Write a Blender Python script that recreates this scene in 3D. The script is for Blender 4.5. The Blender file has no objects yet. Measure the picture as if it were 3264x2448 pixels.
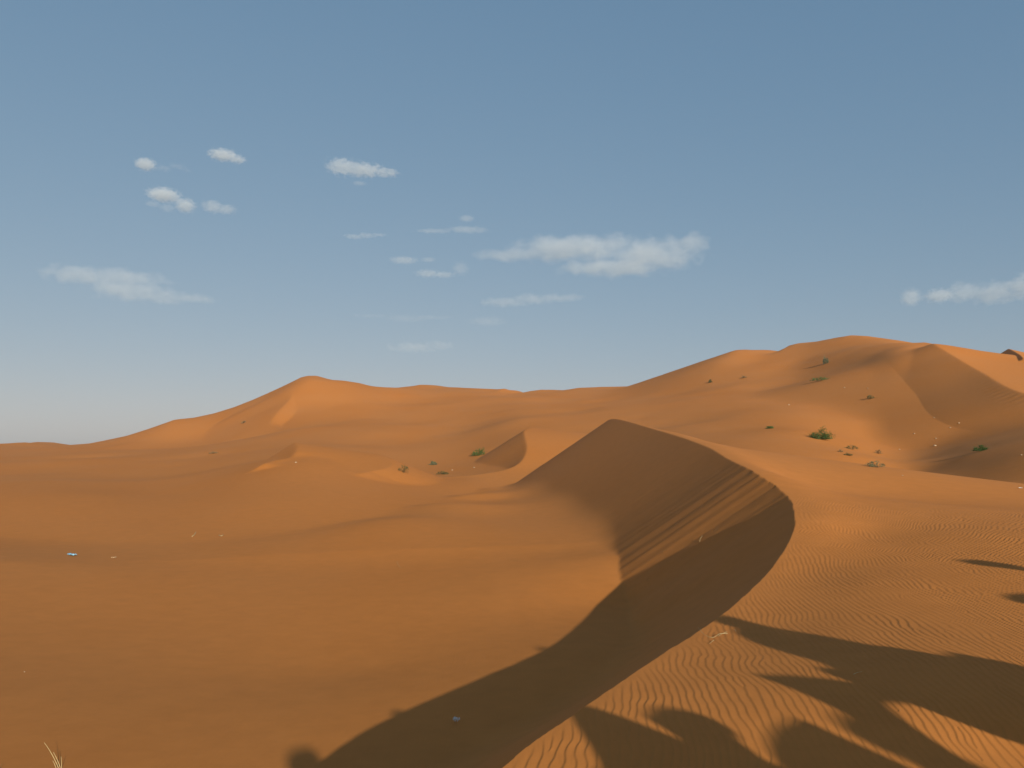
import bpy, bmesh, math, random
import numpy as np
from mathutils import Vector, Matrix

S = bpy.context.scene
COL = S.collection
R = math.radians

# ------------------------------------------------------------------ camera, sky, sun, exposure
TERRAIN_SCALE = 0.54                                     # scales terrain and camera height about the origin to suit camel shadow sizes
CAM_Z = 2.9                                     # eye height before scaling; figures below come mostly from image pixels
F_PX, CX, CY = 2560.0, 1632.0, 1224.0          # the photograph's own pixels
PITCH = math.atan(226.0 / F_PX)
SUN_AZ, SUN_EL = R(22.5), R(16.3)              # to the right of straight behind the camera

cam_data = bpy.data.cameras.new('camera')
cam = bpy.data.objects.new('camera', cam_data)
COL.objects.link(cam)
cam.location = (0, 0, CAM_Z * TERRAIN_SCALE)
cam.rotation_euler = (math.pi / 2 + PITCH, 0, 0)
cam_data.sensor_width = 36.0
cam_data.lens = 36.0 * F_PX / 3264.0
cam_data.clip_start = 0.05
cam_data.clip_end = 80000.0
S.camera = cam

world = bpy.data.worlds.new('World')
S.world = world
world.use_nodes = True
wn, wl = world.node_tree.nodes, world.node_tree.links
bg = wn['Background']
sky = wn.new('ShaderNodeTexSky')
sky.sky_type = 'NISHITA'
sky.sun_disc = False
sky.sun_elevation = SUN_EL
sky.sun_rotation = math.pi - SUN_AZ
sky.altitude = 800
sky.air_density = 1.0
sky.dust_density = 1.6
sky.ozone_density = 1.0
# the photograph's soft tone curve: the sky's range is drawn together, channel by channel
sep, comb = wn.new('ShaderNodeSeparateColor'), wn.new('ShaderNodeCombineColor')
wl.new(sky.outputs[0], sep.inputs[0])
for ch, (gam, gain) in enumerate([(.66, .555), (.46, .509), (.34, .535)]):
    pw, ml = wn.new('ShaderNodeMath'), wn.new('ShaderNodeMath')
    pw.operation, ml.operation = 'POWER', 'MULTIPLY'
    pw.inputs[1].default_value = gam
    ml.inputs[1].default_value = gain * 10 * .1 ** gam
    wl.new(sep.outputs[ch], pw.inputs[0])
    wl.new(pw.outputs[0], ml.inputs[0])
    wl.new(ml.outputs[0], comb.inputs[ch])
wl.new(comb.outputs[0], bg.inputs[0])
bg.inputs[1].default_value = 0.1

sun_data = bpy.data.lights.new('sun', 'SUN')
sun_data.energy = 4.6
sun_data.angle = R(0.48)
sun_data.color = (1.0, 0.99, 0.85)
sun = bpy.data.objects.new('sun', sun_data)
COL.objects.link(sun)
SUN_DIR = Vector((math.cos(SUN_EL) * math.sin(SUN_AZ), -math.cos(SUN_EL) * math.cos(SUN_AZ), math.sin(SUN_EL)))
sun.rotation_euler = SUN_DIR.to_track_quat('Z', 'Y').to_euler()
sun.location = SUN_DIR * 60

S.view_settings.view_transform = 'Standard'
S.view_settings.look = 'None'
S.view_settings.exposure = 0.09
S.view_settings.gamma = 1.0
S.view_settings.use_curve_mapping = False
S.render.engine = 'CYCLES'
S.cycles.volume_bounces = 2
S.cycles.max_bounces = 6
S.cycles.diffuse_bounces = 4
S.cycles.transparent_max_bounces = 16

# ------------------------------------------------------------------ small maths
SP, CP = math.sin(PITCH), math.cos(PITCH)


def ray(px, py):
    u, v = (px - CX) / F_PX, (CY - py) / F_PX
    d = CP - v * SP
    return u / d, (SP + v * CP) / d              # X/Y and (z - CAM_Z)/Y


def at(px, py, Y):
    a, e = ray(px, py)
    return (a * Y, Y, CAM_Z + e * Y)


def hash2(ix, iy, seed):
    h = (ix.astype(np.int64) * 374761393 + iy.astype(np.int64) * 668265263 + seed * 2246822519) & 0xffffffff
    h = ((h ^ (h >> 13)) * 1274126177) & 0xffffffff
    return ((h ^ (h >> 16)) & 0xffff) / 32767.5 - 1.0


def noise2(x, y, seed=0):
    ix, iy = np.floor(x), np.floor(y)
    fx, fy = x - ix, y - iy
    fx, fy = fx * fx * fx * (fx * (fx * 6 - 15) + 10), fy * fy * fy * (fy * (fy * 6 - 15) + 10)
    a, b = hash2(ix, iy, seed), hash2(ix + 1, iy, seed)
    c, d = hash2(ix, iy + 1, seed), hash2(ix + 1, iy + 1, seed)
    return (a + (b - a) * fx) * (1 - fy) + (c + (d - c) * fx) * fy


def sstep(x, a, b):
    t = np.clip((x - a) / (b - a), 0, 1)
    return t * t * (3 - 2 * t)


def smax(a, b, k):
    h = np.clip(0.5 + 0.5 * (a - b) / k, 0, 1)
    return b + (a - b) * h + k * h * (1 - h)


def smin(a, b, k):
    return -smax(-a, -b, k)


class TPS:
    """Smooth surface through scattered heights (thin plate spline)."""

    def __init__(self, pts, val, lam=1e-4):
        self.p = np.asarray(pts, float)
        n = len(self.p)
        d = np.hypot(self.p[:, None, 0] - self.p[None, :, 0], self.p[:, None, 1] - self.p[None, :, 1])
        A = np.zeros((n + 3, n + 3))
        A[:n, :n] = self.k(d) + lam * np.eye(n)
        A[:n, n] = 1
        A[:n, n + 1:] = self.p
        A[n:, :n] = A[:n, n:].T
        self.w = np.linalg.solve(A, np.concatenate([val, np.zeros(3)]))

    @staticmethod
    def k(d):
        d2 = np.maximum(d * d, 1e-12)
        return 0.5 * d2 * np.log(d2)

    def __call__(self, x, y):
        n = len(self.p)
        out = self.w[n] + self.w[n + 1] * x + self.w[n + 2] * y
        for i in range(n):
            d2 = np.maximum((x - self.p[i, 0]) ** 2 + (y - self.p[i, 1]) ** 2, 1e-12)
            out += (0.5 * self.w[i]) * d2 * np.log(d2)
        return out


def catmull(pts, n=6):
    p = np.asarray(pts, float)
    q = np.vstack([2 * p[0] - p[1], p, 2 * p[-1] - p[-2]])
    out = []
    for i in range(1, len(q) - 2):
        for t in np.linspace(0, 1, n, endpoint=False):
            a, b, c, d = q[i - 1], q[i], q[i + 1], q[i + 2]
            out.append(0.5 * (2 * b + (c - a) * t + (2 * a - 5 * b + 4 * c - d) * t * t + (3 * b - a - 3 * c + d) * t ** 3))
    out.append(p[-1])
    return np.array(out)


def to_line(x, y, line, soft=False):
    """distance to a crest line, its height there, the run along it, and whether the point is left of it"""
    best = np.full(x.shape, 1e18)
    zc = np.zeros(x.shape)
    run = np.zeros(x.shape)
    left = np.zeros(x.shape, bool)
    end = np.zeros(x.shape)
    s0 = 0.0
    n = len(line) - 1
    for i in range(n):
        ax, ay, az = line[i]
        bx, by, bz = line[i + 1]
        dx, dy = bx - ax, by - ay
        L2 = dx * dx + dy * dy
        L = math.sqrt(L2)
        tr = ((x - ax) * dx + (y - ay) * dy) / L2
        t = np.clip(tr, 0, 1)
        d2 = (x - ax - dx * t) ** 2 + (y - ay - dy * t) ** 2
        cr = dx * (y - ay) - dy * (x - ax)
        m = d2 < best - 1e-9
        best = np.where(m, d2, best)
        zc = np.where(m, az + (bz - az) * t, zc)
        run = np.where(m, s0 + L * t, run)
        left = np.where(m, cr > 0, left)
        over = np.where(tr < 0, -tr * L, np.where(tr > 1, (tr - 1) * L, 0)) if i in (0, n - 1) else 0
        end = np.where(m, over, end)
        s0 += L
    dmin = np.sqrt(best)
    if soft:                                     # away from the crest its height is read over a widening stretch
        sw = np.zeros(x.shape)
        sz = np.zeros(x.shape)
        sig = .10 * dmin + .02
        for i in range(n):
            ax, ay, az = line[i]
            bx, by, bz = line[i + 1]
            dx, dy = bx - ax, by - ay
            L2 = dx * dx + dy * dy
            t = np.clip(((x - ax) * dx + (y - ay) * dy) / L2, 0, 1)
            wt = math.sqrt(L2) * np.exp(-(np.sqrt((x - ax - dx * t) ** 2 + (y - ay - dy * t) ** 2) - dmin) / sig)
            sw += wt
            sz += wt * (az + (bz - az) * t)
        zc = sz / sw
    return dmin, zc, run, left, end


# ------------------------------------------------------------------ the lie of the land
# crest of the near dune, from behind the camel train to its summit and on down the far side
CREST = [(-2.6, -9.0, -0.1), (-2.4, -3.0, 0.0), (-1.75, 1.5, 0.0), (-1.05, 4.8, 0.02)]
for px, py, Y in [(1600, 2448, 7.45), (1850, 2262, 9.0), (2100, 2092, 11.7), (2300, 1960, 15.0), (2450, 1822, 19.0),
                  (2520, 1715, 22.5), (2533, 1650, 25.0), (2505, 1575, 29.5), (2400, 1502, 35.0), (2320, 1462, 41.5),
                  (2240, 1418, 50.0), (2100, 1372, 68.0), (1950, 1335, 100.0)]:
    CREST.append(at(px, py, Y))
CREST += [(11.9, 109.0, 6.0), (11.2, 118.0, 4.0), (10.4, 128.0, 2.0), (9.5, 140.0, -.5)]
CREST_LINE = catmull(CREST, 7)

WIND = [c for c in CREST]
for px, py, Y in [(2700, 1700, 23.5), (3000, 1700, 22.3), (3264, 1700, 21.4), (2620, 2000, 13.4), (2900, 2000, 13.1), (3264, 2000, 12.8),
                  (2900, 2300, 8.67), (3264, 2300, 8.63), (2600, 1560, 36.3), (2900, 1600, 30.8), (3264, 1630, 28.2),
                  (2330, 1424, 57), (2450, 1440, 54.3), (2600, 1462, 50.8), (2800, 1492, 48), (3000, 1522, 45.2), (3264, 1556, 42.5),
                  (3600, 1610, 37), (2750, 1850, 17.1), (3264, 1850, 16.3)]:
    WIND.append(at(px, py, Y))
WIND += [(3, 6, 0), (5, 8.0, .02), (0, 3, 0), (9, 5, .06), (14, 11, .3), (16, 0, .2), (5, -8, .02), (0, -6, 0), (30, 15, .5), (40, 30, .6),
         (22, 74, 2.0), (32, 90, -1.0), (34, 70, .2), (42, 60, -1.0), (20, 94, 2.6), (25, 112, .5), (60, 60, -6), (50, 95, -9), (34, 126, -7), (16, 140, -1.5), (14, 160, -5),
         (30, -30, -.5), (0, -40, -1.5), (70, 0, -2), (100, 100, -18), (0, 190, -20), (60, -60, -4)]
WIND = np.array(WIND)
tps_wind = TPS(WIND[:, :2], WIND[:, 2], 0.02)

FLOOR = []
for px, py, Y in [(-150, 1800, 34), (0, 1792, 35), (300, 1786, 38), (500, 1776, 41), (750, 1746, 45), (1000, 1704, 49), (1200, 1658, 54),
                  (1350, 1616, 68), (1460, 1584, 80), (1570, 1556, 95)]:
    FLOOR.append(at(px, py, Y))
FLOOR += [(-7, 11, -1.6), (-4, 12, -1.85), (-1.5, 13, -2.0), (-3.4, 14.2, -2.0), (-10, 16, -1.75), (-4, 20, -2.38), (1.2, 22, -2.2), (-.7, 18.5, -2.12),
          (-12, 26, -2.2), (0, 30, -2.25), (3.7, 29.5, -2.5), (5.0, 36.8, -1.6), (2, 40, -1.9), (1, 47, -1.75), (1, 58, -2.05), (-.5, 76, -1.85), (0, 95, -1.4), (0, 106, -2.4), (-3, 40, -2.1),
          (-12, 37, -2.2), (-4, 5, -1.45), (-8, 0, -1.4), (-7, -10, -1.3), (-20, 10, -1.2), (-30, 25, -1.0), (-16, 0, -1.3), (-30, 0, -1.4),
          (-30, 48, -2.35), (-44, 52, -2.9), (-16, 58, -4.1), (-10, 73, -4.2), (-8, 94, -4.0), (-4, 114, -4.2), (-60, 40, -4), (-40, 62, -5.2), (-24, 80, -6), (-6, 130, -9),
          (20, 150, -11), (-60, 0, -3), (-40, -40, -3), (-60, 100, -18), (-20, 150, -20), (20, 40, -1.5), (20, 70, -1.5), (30, 100, -8)]
FLOOR = np.array(FLOOR)
tps_floor = TPS(FLOOR[:, :2], FLOOR[:, 2], 0.02)

# the country beyond: heights in sight-line terms, (column, distance, row) of what lies there
FAR = {
    -400: [(48, 1722), (58, 1660), (68, 1610), (80, 1578), (105, 1545), (150, 1505), (200, 1475), (320, 1455), (500, 1425), (700, 1430)],
    0: [(48, 1722), (57, 1660), (66, 1612), (75, 1582), (97, 1548), (127, 1518), (160, 1486), (180, 1474), (250, 1454), (340, 1436), (430, 1416), (660, 1425)],
    300: [(48, 1722), (57, 1660), (66, 1612), (76, 1578), (100, 1548), (130, 1516), (160, 1483), (178, 1473), (250, 1452), (320, 1433), (410, 1412), (600, 1432)],
    560: [(50, 1706), (60, 1648), (70, 1606), (82, 1578), (100, 1546), (130, 1514), (160, 1492), (220, 1456), (300, 1428), (370, 1400), (420, 1340), (560, 1380)],
    740: [(52, 1690), (63, 1618), (76, 1565), (90, 1527), (108, 1502), (145, 1478), (210, 1442), (300, 1408), (370, 1370), (425, 1305), (560, 1340)],
    985: [(55, 1660), (66, 1590), (78, 1536), (92, 1480), (102, 1458), (128, 1456), (170, 1436), (230, 1400), (300, 1358), (370, 1290), (425, 1198), (560, 1240)],
    1250: [(64, 1620), (78, 1570), (94, 1534), (110, 1515), (132, 1507), (162, 1474), (212, 1424), (295, 1352), (400, 1285), (520, 1241), (800, 1290)],
    1500: [(88, 1576), (99, 1545), (110, 1526), (124, 1523), (146, 1496), (176, 1454), (220, 1408), (292, 1352), (400, 1280), (520, 1238), (800, 1290)],
    1650: [(106, 1545), (118, 1508), (134, 1484), (160, 1442), (194, 1396), (252, 1336), (345, 1290), (440, 1268), (540, 1254), (800, 1300)],
    1800: [(112, 1506), (134, 1456), (168, 1406), (214, 1362), (284, 1318), (400, 1275), (520, 1244), (800, 1290)],
    2000: [(85, 1500), (120, 1440), (170, 1390), (220, 1348), (300, 1296), (380, 1262), (440, 1236), (700, 1280)],
    2200: [(75, 1500), (110, 1420), (150, 1380), (200, 1338), (270, 1282), (340, 1240), (420, 1172), (620, 1240)],
    2350: [(75, 1480), (105, 1410), (140, 1374), (190, 1326), (250, 1272), (310, 1228), (360, 1180), (420, 1118), (620, 1180)],
    2540: [(75, 1480), (95, 1430), (130, 1372), (180, 1318), (240, 1260), (310, 1200), (360, 1150), (420, 1098), (600, 1150)],
    2740: [(72, 1510), (92, 1458), (130, 1408), (170, 1350), (200, 1292), (230, 1230), (270, 1160), (340, 1106), (410, 1072), (600, 1120)],
    2900: [(66, 1560), (84, 1511), (110, 1466), (135, 1432), (150, 1408), (168, 1360), (190, 1290), (215, 1208), (240, 1138), (275, 1098), (330, 1094), (500, 1160)],
    3080: [(62, 1548), (84, 1456), (110, 1418), (135, 1382), (150, 1354), (190, 1290), (230, 1210), (300, 1110), (480, 1180)],
    3264: [(58, 1525), (70, 1446), (84, 1405), (110, 1368), (135, 1325), (150, 1300), (190, 1245), (240, 1188), (300, 1134), (460, 1200)],
    3600: [(58, 1455), (70, 1390), (84, 1345), (110, 1298), (135, 1262), (190, 1195), (300, 1150), (460, 1220)],
}
KTH = 2.2

fp, fv = [], []
for px, rows in FAR.items():
    for Y, py in rows:
        a, e = ray(px, py)
        th = math.atan(a)
        Rr = Y / math.cos(th)
        fp.append((th * KTH, math.log(Rr)))
        fv.append(e * math.cos(th))
for th, base in [(-R(62), -.02), (R(62), .02), (-R(100), -.01), (R(100), .01), (R(140), 0), (-R(140), 0), (R(180), 0), (-R(180), 0)]:
    for Rr in (42, 60, 120, 250, 500, 900):
        fp.append((th * KTH, math.log(Rr)))
        fv.append(-9.0 / Rr + base * (Rr > 100))
tps_far = TPS(fp, np.array(fv), 2e-4)

# sharp-crested dunes out there: crest points (column, row, distance), slope of the steep side (left of the way along), of the other side, roundness
RIDGES = [
    ([(1380, 1521, 112), (1440, 1518.5, 113), (1500, 1514, 114), (1600, 1499, 117), (1648, 1482, 121), (1672, 1458, 127), (1681, 1425, 137), (1674, 1392, 150),
      (1672, 1374, 162), (1690, 1362, 180)], .62, .10, .2, 14),
    ([(846, 1477, 93), (880, 1467, 96), (930, 1457, 99), (948, 1438, 103), (950, 1422, 109), (943, 1411, 115)], .66, .12, .35, 12),
    ([(960, 1362, 300), (900, 1362, 318), (872, 1352, 332), (868, 1335, 345), (895, 1298, 366), (925, 1264, 388), (942, 1238, 404), (965, 1206, 425)], .44, .2, .8, 60),
    ([(5045, 1530, 60), (4222, 1402, 85), (3628, 1318, 118), (3264, 1246, 150), (3130, 1172, 188), (3040, 1120, 220), (2978, 1087, 250), (2990, 1094, 290)], .40, .10, .4, 14, .23),
]
RIDGES = [(catmull([at(*p) for p in pts], 12 if len(r) > 3 else 5), r[0], r[1], r[2], r[3] if len(r) > 3 else 25, r[4] if len(r) > 4 else None) for pts, *r in RIDGES]

SKYLINE = [(-300, 1425), (0, 1416), (100, 1409), (150, 1411), (200, 1420), (290, 1413), (400, 1390), (480, 1365), (560, 1337), (575, 1335), (620, 1331), (680, 1318),
           (740, 1300), (800, 1277), (850, 1255), (900, 1232), (940, 1213), (965, 1201), (985, 1197), (1010, 1197), (1040, 1206), (1070, 1213), (1110, 1216), (1150, 1222),
           (1200, 1235), (1220, 1239), (1260, 1241), (1310, 1230), (1340, 1226), (1370, 1228), (1410, 1234), (1500, 1237), (1590, 1241), (1612, 1239), (1655, 1256),
           (1700, 1246), (1730, 1242), (1790, 1244), (1850, 1236), (1900, 1234), (1995, 1234), (2060, 1212), (2150, 1181), (2250, 1147), (2330, 1121), (2350, 1115),
           (2370, 1114), (2410, 1117), (2470, 1124), (2490, 1120), (2520, 1100), (2545, 1094), (2600, 1089), (2660, 1077), (2710, 1069), (2760, 1071), (2850, 1083),
           (2900, 1091), (2935, 1095), (2960, 1092), (2978, 1087), (3010, 1093), (3060, 1105), (3120, 1117), (3175, 1125), (3264, 1136),
           (3500, 1190)]
_sk = sorted((ray(px, py) for px, py in SKYLINE))
SKY_A, SKY_E = np.array([s[0] for s in _sk]), np.array([s[1] for s in _sk])


def far_height(x, y):
    rr = np.maximum(np.hypot(x, y), 1e-3)
    th = np.arctan2(x, y)
    rc = np.clip(rr, 42.0, 900.0)
    q = tps_far(th * KTH, np.log(rc))
    z = CAM_Z + q * rc
    z = z - np.maximum(42.0 - rr, 0) * .12 - np.maximum(rr - 900.0, 0) * .004
    w = sstep(rr, 70, 160)
    z = z + w * (noise2(x / 46, y / 46, 3) * 0.9 + noise2(x / 19 + 7, y / 24, 5) * .34 + noise2(x / 8.5, y / 14 + 3, 6) * .085 + noise2(x / 3.6, y / 7, 7) * .022)
    for line, s1, s2, k, reach, s3 in RIDGES:
        x0, y0 = line[:, 0].min() - 70, line[:, 1].min() - 70
        x1, y1 = line[:, 0].max() + 70, line[:, 1].max() + 90
        m = (x > x0) & (x < x1) & (y > y0) & (y < y1)
        if not m.any():
            continue
        d, zc, run, left, end = to_line(x[m], y[m], line, True)
        dd = np.sqrt(d * d + k * k) - k
        if s3 is None:
            side = np.sqrt(np.maximum(d * d - end * end, 0)) / np.maximum(d, 1e-6)      # 0 straight beyond an end, 1 abreast
            s_end = max(s1, s2)
            rz = zc - (s_end + (np.where(left, s1, s2) - s_end) * side) * dd - np.maximum(d - reach, 0) * .25
        else:
            rz = zc - np.where(left, s1 * np.minimum(dd, reach) + s3 * np.maximum(dd - reach, 0), s2 * dd + np.maximum(d - 25, 0) * .25)
        zz = z[m]
        z[m] = smax(zz, rz, .1 + .5 * k if s3 is None else 1.3)
    return z


def near_height(x, y, relief=True):
    d, zc, run, left, end = to_line(x, y, CREST_LINE)
    w = tps_wind(x, y)
    f = tps_floor(x, y)
    away = np.maximum(np.hypot(x, y) - 112, 0) * .3
    w, f = w - away, f - away
    # pull the windward side onto the crest line itself
    g = np.exp(-(d / 1.5) ** 2)
    wc = zc * g + w * (1 - g) + np.where(left, 0, -.004 * np.sqrt(d))
    if relief:
        # scalloped lip
        lip = noise2(run / .55, run * 0, 11) * .03 + noise2(run / .17, run * 0, 12) * .018
        lip = lip * sstep(run, 36, 41) * (1 - sstep(run, 48, 53)) * .8 + lip * .25
        dl = np.maximum(d + lip * 1.2, 0)
        wob = run + .05 * d + noise2(x / 1.7, y / 1.7, 21) * .10
        amp = .18 + .48 * sstep(run, 37, 43) * (1 - sstep(run, 50, 58))
        tongue = .35 + 1.0 * np.clip(noise2(wob / 2.6, d / 3.2, 34) + .25, 0, 1)
        str_ = (noise2(wob / .7, d / 5.0, 31) * .006 + noise2(wob / .25, d / 2.2, 32) * .0055 + noise2(wob / .11, d / 1.2, 35) * .0025
                + noise2(wob / 2.1, d / 4., 33) * .010) * amp * tongue
        str_ = str_ * sstep(d, .15, 1.2)
    else:
        dl, str_ = d, 0
    slope = .675
    slip = zc - slope * dl + str_
    kk = .06 + .4 * (1 - sstep(run, 26, 40)) + 1.7 * sstep(run, 47, 66)
    inner = smax(f, slip, kk)
    z = np.where(left, inner, wc)
    return z, d, run, left, wc, f


_rr = random.Random(5)
FORKS = []
for _ in range(85):
    fy = 6.5 + 24 * _rr.random() ** 1.5
    fx = _rr.uniform(.0, .68) * fy
    ln = _rr.uniform(.35, 1.5)
    FORKS += [(fx, fy, 1), (fx + ln * .12 + _rr.uniform(-.06, .06), fy + ln, -1)]


def ripples(x, y, d, run, left):
    """wind ripples on the windward side; crests run away from the camera, fork and wander"""
    rr = np.hypot(x, y)
    th = np.abs(np.arctan2(x, y))
    fade = (1 - sstep(rr, 30, 50)) * sstep(d, .02, .22) * (~left) * (1 - sstep(th, R(36), R(40)))
    out = np.zeros(x.shape)
    m = fade > 0
    x, y, f = x[m], y[m], fade[m]
    wx = noise2(x / 2.6, y / 4.2, 41) * .34 + noise2(x / .8, y / 1.0, 42) * .080 + noise2(x / .30, y / .34, 43) * .024 + noise2(x / .12, y / .15, 46) * .006
    u = x * .985 - y * .15 + wx
    p = u / .104
    for fx, fy, sg in FORKS:
        p = p + sg * np.arctan2(u - u.dtype.type(fx * .985 - fy * .15) - noise2(np.array([fx / 2.6]), np.array([fy / 4.2]), 41)[0] * .34, (y - fy) * .45) / (2 * math.pi)
    t = p - np.floor(p)
    lee = .24
    prof = np.where(t < lee, t / lee, 1 - (t - lee) / (1 - lee))
    prof = np.where(t < lee, prof * prof * (3 - 2 * prof), prof ** 1.15)
    amp = .0078 * (1 + .45 * sstep(np.hypot(x, y), 12, 28)) * (.50 + .60 * (noise2(x / .9, y / 1.3, 44) * .5 + .5))
    out[m] = (prof - .5) * amp * f
    return out


# the grid: fine inside the view, coarse all round behind
a_in = np.arange(-.70, .7001, .00118)
th_in = np.arctan(a_in)
th_out = np.linspace(th_in[-1], 2 * math.pi + th_in[0], 90)[1:-1]
TH = np.concatenate([th_in, th_out])
NIN = len(th_in)
rows = [0.6]
while rows[-1] < 900:
    r_ = rows[-1]
    if r_ < 6.2:
        step = .035
    elif r_ < 110:
        step = min(max(.00031 * r_, .0024), .0068)
    else:
        step = .0062
    rows.append(r_ * (1 + step))
rows += [1000, 1200, 1500]
RR = np.array(rows)
NR, NC = len(RR), len(TH)
GX = RR[:, None] * np.sin(TH)[None, :]
GY = RR[:, None] * np.cos(TH)[None, :]


def build_heights():
    zf = far_height(GX, GY)
    # lift each camera column so the skyline meets the outline traced from image pixels
    front = np.arange(NIN)
    e = (zf[:, :NIN] - CAM_Z) / GY[:, :NIN]
    sel = (RR > 150) & (RR < 800)
    emax = e[sel].max(axis=0)
    want = np.interp(a_in, SKY_A, SKY_E)
    ipk = np.where(sel)[0][e[sel].argmax(axis=0)]
    rpk = RR[ipk]
    ks = np.exp(-.5 * (np.arange(-90, 91) / 30.0) ** 2)
    rpk = np.convolve(np.pad(rpk, 90, mode='edge'), ks / ks.sum(), mode='valid')
    lead = RR[:, None] / rpk[None, :]
    diff = want - emax
    kern = np.exp(-.5 * (np.arange(-150, 151) / 60.0) ** 2)
    kern /= kern.sum()
    broad = np.convolve(np.pad(diff, 150, mode='edge'), kern, mode='valid')
    mid_k = np.exp(-.5 * (np.arange(-60, 61) / 18.0) ** 2)
    mid_k /= mid_k.sum()
    mid = np.convolve(np.pad(diff - broad, 60, mode='edge'), mid_k, mode='valid')
    fine = diff - broad - mid
    # a broad lift over the whole dune, finer shapes only towards its crest, running down it aslant
    tail = np.clip(1.5 - .5 * lead, 0, 1)
    sl = np.arctan2(GX[:, :NIN], GY[:, :NIN])

    def slant(arr, k):
        sh = (1 - np.clip(lead, .3, 1.3)) * k
        return np.interp(a_in[None, :] + sh, a_in, arr)
    lift = broad[None, :] * sstep(lead, .45, .97) + slant(mid, .22) * sstep(lead, .72, .99) + slant(fine, .16) * sstep(lead, .90, .995)
    zf[:, :NIN] += lift * GY[:, :NIN] * tail
    # a small sharp dune peeping over the far skyline at the right
    line = catmull([at(3262, 1142, 226), at(3248, 1129, 244), at(3216, 1112, 300), at(3210, 1118, 330)], 8)
    x0, x1, y0, y1 = line[:, 0].min() - 30, line[:, 0].max() + 30, line[:, 1].min() - 25, line[:, 1].max() + 25
    m = (GX > x0) & (GX < x1) & (GY > y0) & (GY < y1)
    d, zc, run, left, end = to_line(GX[m], GY[m], line)
    zf[m] = smax(zf[m], zc - np.where(left, .62, .34) * d - end * .4, .12)
    # near dune
    zn = np.full(GX.shape, -1e3)
    nr = int(np.searchsorted(RR, 190))
    out = near_height(GX[:nr], GY[:nr])
    zn[:nr] = out[0] + ripples(GX[:nr], GY[:nr], out[1], out[2], out[3])
    z = zf.copy()
    z[:nr] = np.where(zn[:nr] > zf[:nr] + .6, zn[:nr], smax(zn[:nr], zf[:nr], .6))
    near = zn > zf
    return z, near


GZ, NEAR = build_heights()


def pick(px, py):
    """where the sight line through a pixel meets the sand"""
    a, e = ray(px, py)
    j = min(max(int(round((a - a_in[0]) / .00118)), 0), NIN - 1)
    el = (GZ[:, j] - CAM_Z) / GY[:, j]
    i = int(np.argmax(el >= e))
    i = max(i, 1)
    t = (e - el[i - 1]) / max(el[i] - el[i - 1], 1e-9)
    t = min(max(t, 0), 1)
    Y = GY[i - 1, j] + (GY[i, j] - GY[i - 1, j]) * t
    return Vector((a * Y, Y, CAM_Z + e * Y)) * TERRAIN_SCALE


def ground(x, y):
    x, y = x / TERRAIN_SCALE, y / TERRAIN_SCALE
    th = math.atan2(x, y)
    if th < TH[0]:
        th += 2 * math.pi
    r = math.hypot(x, y)
    j = int(np.clip(np.searchsorted(TH, th), 1, NC - 1))
    i = int(np.clip(np.searchsorted(RR, r), 1, NR - 1))
    s = (th - TH[j - 1]) / (TH[j] - TH[j - 1])
    t = (r - RR[i - 1]) / (RR[i] - RR[i - 1])
    g = GZ
    return float((g[i - 1, j - 1] * (1 - s) + g[i - 1, j] * s) * (1 - t) + (g[i, j - 1] * (1 - s) + g[i, j] * s) * t) * TERRAIN_SCALE


def grid_normals():
    P = np.stack([GX, GY, GZ], -1)
    dr = np.empty_like(P)
    dr[1:-1] = P[2:] - P[:-2]
    dr[0], dr[-1] = P[1] - P[0], P[-1] - P[-2]
    dc = np.roll(P, -1, 1) - np.roll(P, 1, 1)
    n = np.cross(dc, dr)
    n /= np.linalg.norm(n, axis=-1, keepdims=True)
    n[n[..., 2] < 0] *= -1
    return n


GN = grid_normals()


# ------------------------------------------------------------------ materials
def new_mat(name):
    m = bpy.data.materials.new(name)
    m.use_nodes = True
    nt = m.node_tree
    return m, nt, nt.nodes['Principled BSDF'], nt.nodes.new, nt.links.new


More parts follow.
